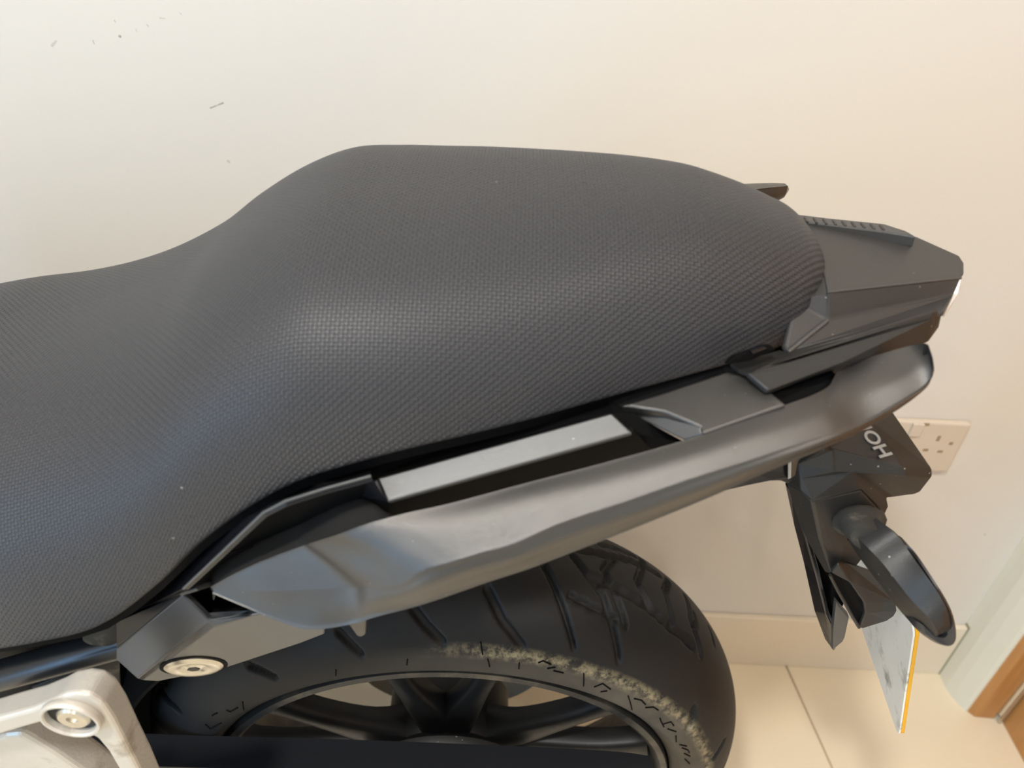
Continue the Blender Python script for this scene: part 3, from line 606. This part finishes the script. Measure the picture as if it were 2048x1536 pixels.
# ---- lettering on the housing
t_h, t_o = hs['q'], hs['b']
A_ = P(1784, 912, .3555); B_ = P(1733, 846, .3725)
dirx = (B_ - A_); Lx = np.linalg.norm(dirx); dirx /= Lx
nn = np.cross(hs['c'] - hs['q'], hs['e'] - hs['q']); nn /= np.linalg.norm(nn)
if nn @ (C0 - A_) < 0: nn = -nn
nn -= nn.dot(dirx) * dirx; nn /= np.linalg.norm(nn)
diry = np.cross(nn, dirx)
size = .0128
Mx = Matrix([[dirx[0], diry[0], nn[0], A_[0]], [dirx[1], diry[1], nn[1], A_[1]], [dirx[2], diry[2], nn[2], A_[2]], [0, 0, 0, 1]])
# sits just proud of the face it is printed on
ctr = (hs['a'] + hs['q'] + hs['e'] + hs['c']) / 4
pq = np.cross(hs['e'] - hs['q'], hs['c'] - hs['q']); pq /= np.linalg.norm(pq)
Mx.translation = Vector(A_ + nn * (max(0, (hs['e'] - A_) @ nn) * 0 + .0012))
text_mesh('lettering', 'HONDA', size, .0003, Mx, M_letter, hous)

# ---- indicator: rubber boot, stalk, body, lens
boot = []
def oval(cpx, rx, ry, y, tilt=0, n=16, yk=0):
    out = []
    for k in range(n):
        a = 2 * math.pi * k / n; dx, dy = rx * math.cos(a), ry * math.sin(a)
        out.append(P(cpx[0] + dx * math.cos(tilt) - dy * math.sin(tilt), cpx[1] + dx * math.sin(tilt) + dy * math.cos(tilt), y + yk * dy))
    return out
t0_ = .35
boot = [oval((1716, 1044), 58, 33, .356, -.05), oval((1718, 1042), 56, 32, .350, -.05), oval((1722, 1050), 46, 26, .342, .0), oval((1730, 1066), 42, 24, .334, .1), oval((1740, 1080), 40, 23, .328, .2)]
loft('indicator_boot', boot, M_rubber, bike, n=3, m=1)
def q4(c, y, hw, hh, tilt):   # rounded box section
    out = []
    for k in range(16):
        a = 2 * math.pi * k / 16; ca, sa = math.cos(a), math.sin(a)
        dx = hw * np.sign(ca) * abs(ca) ** .55; dy = hh * np.sign(sa) * abs(sa) ** .55
        out.append(P(c[0] + dx * math.cos(tilt) - dy * math.sin(tilt), c[1] + dx * math.sin(tilt) + dy * math.cos(tilt), y))
    return out
# body outline stations (pixels of left edge, top-left ridge, right edge) with depth
secs = [((1696, 1082), (1704, 1064), (1752, 1036), (1776, 1060), .336), ((1724, 1122), (1738, 1098), (1780, 1068), (1796, 1086), .322), ((1748, 1154), (1768, 1130), (1808, 1104), (1818, 1120), .313), ((1795, 1215), (1812, 1187), (1840, 1150), (1850, 1166), .297),
        ((1826, 1250), (1840, 1218), (1866, 1186), (1875, 1203), .288), ((1846, 1268), (1862, 1240), (1882, 1218), (1890, 1236), .282), ((1866, 1280), (1876, 1266), (1890, 1252), (1895, 1262), .279)]
ib = []
for l_, t_, rt, re, y in secs:
    if l_[0] > 1700: rt = (rt[0] + 9, rt[1] - 2); re = (re[0] + 12, re[1] - 2)
    pl, pt2, pr2, pe2 = P(*l_, y + .008), P(*t_, y - .003), P(*rt, y + .001), P(*re, y + .004)
    ib.append([pl, (pl + pt2) / 2, pt2, (pt2 + pr2) / 2, pr2, pe2, pe2 + [0.002, .012, -.006], pl + [0.004, .012, -.006]])
ind = loft('indicator', ib, M_plastic, bike, n=4, m=1); ind['label'] = 'rear turn indicator on a rubber boot'
ln = [((1790, 1084), (1792, 1090), .320), ((1812, 1091), (1806, 1102), .316), ((1828, 1102), (1822, 1122), .312), ((1860, 1148), (1848, 1160), .302), ((1893, 1201), (1875, 1204), .288), ((1908, 1238), (1890, 1238), .282), ((1912, 1276), (1896, 1266), .278), ((1900, 1292), (1886, 1276), .278), ((1874, 1287), (1866, 1268), .280), ((1846, 1270), (1846, 1250), .283), ((1826, 1252), (1830, 1240), .288)]
lc = []
for o_, i_, y in ln:
    po, pi_ = P(*o_, y + .002), P(*i_, y + .003)
    lc.append([pi_, pi_ * .35 + po * .65 + [0, -.0022, .001], po, po + [0, .012, -.004], pi_ + [0, .012, -.006]])
loft('indicator_lens', lc, M_smoke, ind, n=4, m=1)

# ---- wheel
def wp(th, r, l): return wc + AX * (r * math.cos(th)) + UU * (r * math.sin(th)) + LT * l
# tyre surface with cut grooves
NT, NP = 1500, 110
th = np.linspace(0, 2 * math.pi, NT, endpoint=False); ph = np.linspace(-1.95, 1.95, NP)
def tyre_rl(ph):
    ph = np.asarray(ph, float); cs = np.cos(ph); k = np.clip(np.abs(ph) - math.pi / 2, 0, 1)
    r = .247 + np.where(cs > 0, .065, .040) * cs; l = (.080 - .024 * k) * np.sin(ph); return r, l
def tyre_hit(px, py):
    d = ray(px, py); d = d / np.linalg.norm(d); best = None
    TT = np.linspace(-.5, math.pi + .5, 700); PP = np.linspace(-1.9, 1.2, 220)
    r, l = tyre_rl(PP)
    pts = wc + AX * (r[None, :, None] * np.cos(TT)[:, None, None]) + UU * (r[None, :, None] * np.sin(TT)[:, None, None]) + LT * l[None, :, None]
    v = pts - C0; t = v @ d; dist = np.linalg.norm(v - t[..., None] * d, axis=-1)
    ok = dist < .0022
    if not ok.any(): ok = dist < dist.min() + .001
    tt = np.where(ok, t, 9); i = np.unravel_index(tt.argmin(), tt.shape)
    return TT[i[0]], PP[i[1]]
GR = [  # grooves as pixel polylines with half width (m)
    ([(976, 1177), (1006, 1245), (1046, 1297)], .0035), ([(824, 1221), (850, 1255), (884, 1290)], .0035), ([(672, 1266), (690, 1285), (716, 1309)], .003), ([(495, 1335), (520, 1345), (545, 1358)], .003),
    ([(1090, 1126), (1118, 1183), (1137, 1240), (1150, 1300)], .0022), ([(1147, 1107), (1182, 1154), (1210, 1186), (1226, 1240), (1242, 1325)], .0026), ([(1182, 1154), (1240, 1176), (1292, 1206), (1343, 1252), (1390, 1292)], .0028),
    ([(1286, 1116), (1276, 1161), (1308, 1222)], .0026), ([(1375, 1192), (1384, 1240), (1406, 1309)], .0028), ([(1422, 1256), (1428, 1270), (1432, 1286)], .0022), ([(1200, 1084), (1240, 1095), (1273, 1110)], .0022)]
depth = np.zeros((NT, NP))
PHg, THg = np.meshgrid(ph, th)
rg, lg = tyre_rl(PHg)
sarc = lambda p: .073 * p
segs = []
for pl, hw in GR:
    q = [tyre_hit(*p) for p in pl]
    segs.append((q, hw))
# repeat the measured pattern round the rest of the tyre
base = list(segs)
for k in range(1, 4):
    for q, hw in base: segs.append(([((a + k * math.pi / 2 * 1.0) , p) for a, p in q], hw))
for q, hw in base: 
    for k in range(4): segs.append(([(a + .12 + k * math.pi / 2, -p) for a, p in q], hw))
for q, hw in segs:
    for (a0, p0), (a1, p1) in zip(q[:-1], q[1:]):
        am = (a0 + a1) / 2
        dth = (THg - am + math.pi) % (2 * math.pi) - math.pi
        X_ = dth * .30; Y_ = sarc(PHg)
        x0, x1 = (a0 - am) * .30, (a1 - am) * .30; y0_, y1 = sarc(p0), sarc(p1)
        dx, dy = x1 - x0, y1 - y0_; L2 = dx * dx + dy * dy + 1e-12
        t = np.clip(((X_ - x0) * dx + (Y_ - y0_) * dy) / L2, 0, 1)
        D_ = np.hypot(X_ - x0 - t * dx, Y_ - y0_ - t * dy)
        depth = np.maximum(depth, .005 * np.clip((hw + .0008 - D_) / .0012, 0, 1))
# faint circumferential lines on the sidewall
for pr_ in (-1.62, -1.22):
    depth = np.maximum(depth, .0007 * np.clip(1 - np.abs(PHg - pr_) / .02, 0, 1))
rr = rg - depth * np.cos(PHg).clip(-1, 1); ll = lg - depth * np.sin(PHg)
V = wc + AX * (rr * np.cos(THg))[..., None] + UU * (rr * np.sin(THg))[..., None] + LT * ll[..., None]
idx = np.arange(NT * NP).reshape(NT, NP); nx = np.roll(idx, -1, 0)
Fq = np.stack([idx[:, :-1], idx[:, 1:], nx[:, 1:], nx[:, :-1]], -1).reshape(-1, 4)
M_tyre = mat('tyre_rubber', srgb(27, 26, 26), .58, 0, .3, mottle=.25, mscale=25, grain=.2, gscale=700)
def tyre_mat(m):
    N = m.node_tree.nodes; L = m.node_tree.links; b = N['Principled BSDF']; cur = b.inputs['Base Color'].links[0].from_socket
    uvn = N.new('ShaderNodeUVMap'); uvn.uv_map = 'UVMap'; sp = N.new('ShaderNodeSeparateXYZ'); L.new(uvn.outputs[0], sp.inputs[0])
    # dried mud in a ring where the tread meets the sidewall, heavier towards the rear
    def rng_(sock, a, b_, c=0, d=1):
        r = N.new('ShaderNodeMapRange'); r.inputs[1].default_value = a; r.inputs[2].default_value = b_; r.inputs[3].default_value = c; r.inputs[4].default_value = d; L.new(sock, r.inputs[0]); return r.outputs[0]
    def mul(a, b_):
        r = N.new('ShaderNodeMath'); r.operation = 'MULTIPLY'; L.new(a, r.inputs[0]); L.new(b_, r.inputs[1]); return r.outputs[0]
    band = mul(rng_(sp.outputs[1], -1.34, -1.24), rng_(sp.outputs[1], -1.08, -1.22))
    tc = N.new('ShaderNodeTexCoord'); n = N.new('ShaderNodeTexNoise'); n.inputs['Scale'].default_value = 120; n.inputs['Detail'].default_value = 6; n.inputs['Roughness'].default_value = .7; L.new(tc.outputs['Object'], n.inputs['Vector'])
    mask = mul(mul(band, rng_(n.outputs['Fac'], .42, .6)), rng_(sp.outputs[0], 1.62, 1.38))
    mx = N.new('ShaderNodeMix'); mx.data_type = 'RGBA'; L.new(mask, mx.inputs[0]); L.new(cur, mx.inputs[6]); mx.inputs[7].default_value = srgb(150, 138, 108); cur = mx.outputs[2]
    side = mul(rng_(sp.outputs[1], -1.15, -1.3), rng_(sp.outputs[0], 1.9, .9))
    n2 = N.new('ShaderNodeTexNoise'); n2.inputs['Scale'].default_value = 22; n2.inputs['Detail'].default_value = 5; L.new(tc.outputs['Object'], n2.inputs['Vector'])
    m3 = mul(side, rng_(n2.outputs['Fac'], .2, .75, .25, .75))
    mx2 = N.new('ShaderNodeMix'); mx2.data_type = 'RGBA'; L.new(m3, mx2.inputs[0]); L.new(cur, mx2.inputs[6]); mx2.inputs[7].default_value = srgb(104, 97, 86); L.new(mx2.outputs[2], b.inputs['Base Color'])
tyre_mat(M_tyre)
UV = np.stack([THg, PHg], -1).reshape(-1, 2)
fl_ = Fq.tolist()
v0, v1, v2 = V.reshape(-1, 3)[Fq[55][:3]]
nrm = np.cross(v1 - v0, v2 - v0)
cen = V.reshape(-1, 3)[Fq[55]].mean(0) - wc
if nrm @ cen < 0: fl_ = [f[::-1] for f in fl_]
tyre = mesh_obj('tyre', V.reshape(-1, 3), fl_, M_tyre, bike, smooth=True, uv=UV); tyre['label'] = 'wide worn tyre with mud dried on its shoulder'
# radial mould lines and illegible moulded marks on the near sidewall
def side_pt(px, py, out=.0):
    a, p = tyre_hit(px, py); r, l = tyre_rl(p); return a, p
def swp(a, p, h=0):
    r, l = tyre_rl(p); return wc + AX * ((r + h * math.cos(p)) * math.cos(a)) + UU * ((r + h * math.cos(p)) * math.sin(a)) + LT * (l + h * math.sin(p))
for pa_, pb2 in [((671, 1344), (671, 1356)), ((812, 1322), (812, 1334)), ((978, 1322), (980, 1338)), ((1168, 1352), (1170, 1376)), ((1258, 1396), (1264, 1424)), ((484, 1408), (485, 1424)), ((962, 1288), (965, 1314)), ((1038, 1330), (1040, 1342))]:
    a0, p0 = tyre_hit(*pa_); a1, p1 = tyre_hit(*pb2)
    tube('mould_line', [swp(a0 + (a1 - a0) * k, p0 + (p1 - p0) * k, .0002) for k in (0, .5, 1)], .0006, M_black, tyre, 6)
marks = [[(1075, 1330), (1088, 1326), (1102, 1333)], [(1095, 1342), (1112, 1338)], [(1110, 1345), (1130, 1350)], [(1190, 1378), (1208, 1371), (1224, 1382)], [(1200, 1388), (1216, 1386)], [(1268, 1402), (1283, 1404), (1292, 1413)],
         [(1290, 1419), (1308, 1418), (1318, 1424)], [(1322, 1440), (1324, 1450), (1327, 1458)], [(1328, 1452), (1342, 1448), (1350, 1455)], [(1336, 1462), (1352, 1468)], [(1352, 1475), (1352, 1487)], [(1360, 1493), (1374, 1496)], [(1364, 1500), (1376, 1504), (1380, 1509)],
         [(1368, 1511), (1380, 1516)], [(1370, 1522), (1382, 1530)], [(408, 1452), (420, 1462), (440, 1450)], [(452, 1424), (462, 1428), (472, 1419)], [(424, 1436), (432, 1430)]]
for mkp in marks:
    q = [tyre_hit(*p) for p in mkp]
    tube('moulded_mark', [swp(a, p, .0003) for a, p in q], .0007, M_black, tyre, 6)
# rim: flanges and barrel, cut open in the middle
HW = .062
def rim_lathe(name, prof, m_, parent): return lathe(name, prof, wc, LT, m_, parent, 160, 40)
prof = [(.2300, -.058), (.2308, -.066), (.2290, -.0715), (.2235, -.0725), (.2185, -.068), (.2145, -.052), (.211, -.038), (.209, -.02), (.209, .02), (.211, .036), (.215, .048), (.219, .058), (.2245, .0625), (.2300, .062), (.2308, .058), (.2300, .052), (.224, .046), (.214, .018), (.214, -.018), (.224, -.050)]
Vp = np.array([[wp(t, r, l) for t in np.linspace(0, 2 * math.pi, 180, endpoint=False)] for r, l in prof + [prof[0]]])
Fr = fix_normals(Vp.reshape(-1, 3), grid_faces(len(prof) + 1, 180, True, False))
rim = mesh_obj('rim', Vp.reshape(-1, 3), Fr, M_rimm, bike, smooth=True, sharp=40)
# spokes: five forked pairs
def arm(a_in, a_out, w_in=.016, w_out=.011):
    pi = np.array([math.cos(a_in), math.sin(a_in)]) * .055; po = np.array([math.cos(a_out), math.sin(a_out)]) * .212
    d = po - pi; d /= np.linalg.norm(d); n = np.array([-d[1], d[0]])
    ctrl = []
    for k, (t, w, l0, l1) in enumerate(((0, w_in * 1.3, -.040, .0), (.3, w_in, -.046, -.020), (.65, w_out, -.050, -.028), (.9, w_out * 1.1, -.052, -.030), (1, w_out * 1.5, -.054, -.028))):
        c = pi + (po - pi) * t
        ring = []
        for s, l in ((-1, l0 + .006), (-.6, l0), (.6, l0), (1, l0 + .006), (1, l1), (-1, l1)):
            q = c + n * w * s; ring.append(wc + AX * q[0] + UU * q[1] + LT * l)
        ctrl.append(ring)
    return ctrl
for cdeg in (90, 25, 155, 230, 310):
    for s in (-1, 1):
        loft('spoke', arm(math.radians(cdeg + s * 6), math.radians(cdeg + s * 13.5)), M_spoke, rim, n=4, m=2)
lathe('hub', [(0, -.06), (.03, -.06), (.032, -.045), (.062, -.04), (.066, -.03), (.066, .03), (.05, .045), (.03, .05), (0, .05)], wc, LT, M_spoke, rim, 48)
lathe('sprocket_carrier', [(.03, -.075), (.085, -.072), (.088, -.066), (.088, -.058), (.03, -.055)], wc, LT, M_plastic, rim, 60)
lathe('brake_disc', [(.07, .078), (.12, .078), (.12, .083), (.07, .083), (.07, .078)], wc, LT, M_bolt, rim, 90)
for k in range(6):
    a = math.radians(30 + 60 * k); lathe('hub_bolt', [(0, -.079), (.007, -.079), (.008, -.074), (.008, -.068)], wp(a, .068, 0) - 0, LT, M_frame, rim, 6)

# ---- swing arm (near side)
sa = []
for (x0, y0_), hgt_ in (((-200, 1452), .075), ((150, 1462), .07), ((400, 1471), .065), ((700, 1479), .06), ((1048, 1493), .055), ((1232, 1503), .05), ((1300, 1512), .035)):
    p = P(x0, y0_, .350); sa.append([p + [0, -.028, -.002], p, p + [0, .0, -hgt_ * 1.7], p + [0, -.028, -hgt_ * 1.7]])
arm_o = loft('swing_arm', sa, M_swing, bike, n=3, m=1)
sa2 = [[np.array([q[0], 2 * wc[1] - q[1] , q[2] - .03]) for q in r] for r in sa]
loft('swing_arm', sa2, M_swing, bike, n=3, m=1)
lathe('wheel_axle', [(0, -.105), (.012, -.105), (.012, .10), (0, .10)], wc, LT, M_bolt, bike, 24)
box('axle_block', (wc[0] - .03, .318, wc[2] - .03), (wc[0] + .04, .352, wc[2] + .03), M_swing, bike, .003)

# ---- engine and inner fender mass (left of the wheel)
eng = []
for x, y1_, y2_, z1, z2 in ((-1.0, .33, .55, .22, .66), (-.7, .34, .54, .2, .68), (-.5, .345, .54, .2, .66), (-.42, .36, .53, .25, .62), (-.395, .38, .51, .3, .58)):
    eng.append([(x, y1_, z1), (x, y2_, z1), (x, y2_, z2), (x, y1_, z2)])
loft('engine_case', eng, M_swing, bike, n=2, m=1)
# hugger over the front of the tyre
hg = []
for a in np.radians([128, 140, 152, 165, 180, 195]):
    hg.append([wp(a, .322, -.07), wp(a, .334, -.04), wp(a, .338, 0), wp(a, .334, .04), wp(a, .322, .07), wp(a, .319, .07), wp(a, .334, 0), wp(a, .319, -.07)])
loft('inner_mudguard', hg, M_black, bike, n=4, m=1)

# ---- frame tube, weld lug, footrest bracket
tube('frame_tube', [P(-160, 1392, .30), P(0, 1351, .298), P(120, 1318, .298), P(262, 1279, .300)], .0114, M_frame, bike, 20, 4)
lg_ = [oval((170, 1276), 5, 8, .292), oval((182, 1272), 10, 18, .291), oval((200, 1268), 12, 24, .291), oval((222, 1266), 12, 25, .292), oval((244, 1262), 12, 25, .294)]
loft('weld_lug', lg_, M_rubber, bike, n=3, m=1)
facet('frame_gusset', PV({'a': (60, 1376, .292), 'b': (120, 1350, .292), 'c': (195, 1328, .292), 'd': (238, 1318, .295), 'e': (240, 1390, .295), 'f': (200, 1368, .292), 'g': (150, 1362, .29), 'h': (90, 1385, .29)}), [('a', 'b', 'c', 'f', 'g', 'h'), ('c', 'd', 'e', 'f')], M_rubber, bike, .004, .001)
yb = .228
fp = [(-90, 1462), (0, 1436), (60, 1420), (100, 1404), (122, 1392), (150, 1387), (180, 1391), (205, 1408), (226, 1440), (252, 1492), (278, 1542), (300, 1590), (262, 1600), (236, 1540), (214, 1503), (192, 1477), (165, 1464), (130, 1456), (104, 1441), (60, 1453), (6, 1469), (-90, 1500)]
bk = prism('footrest_bracket', [P(a, b_, yb) for a, b_ in fp], (0, .019, -.003), M_silver, bike, .003, 3); bk['label'] = 'silver cast aluminium footrest bracket'
bcn = P(147, 1429, yb)
lathe('bolt_boss', [(.0142, .0), (.0165, .0), (.0172, -.001), (.0172, -.004), (.0165, -.005), (.0152, -.005), (.0144, -.004), (.0142, .0)], bcn, (0, 1, 0), M_silver, bk, 44)
lathe('boss_recess', [(0, -.0006), (.0146, -.0006), (.0146, .0), (0, .0)], bcn, (0, 1, 0), M_rubber, bk, 40)
lathe('bracket_bolt', [(.0035, -.003), (.0035, -.0042), (.0082, -.0042), (.0095, -.0025), (.0095, 0)], bcn + [.0015, 0, .001], (0, 1, 0), M_bolt, bk, 36)
lathe('bolt_socket', [(0, -.0028), (.0038, -.0028), (.0038, -.001)], bcn + [.0015, 0, .001], (0, 1, 0), M_hole, bk, 6)
prism('lower_strut', [P(a, b_, .242) for a, b_ in [(-60, 1500), (5, 1471), (42, 1468), (70, 1484), (112, 1510), (158, 1542), (230, 1592), (-60, 1640)]], (0, .024, 0), M_silver, bk, .004, 3)
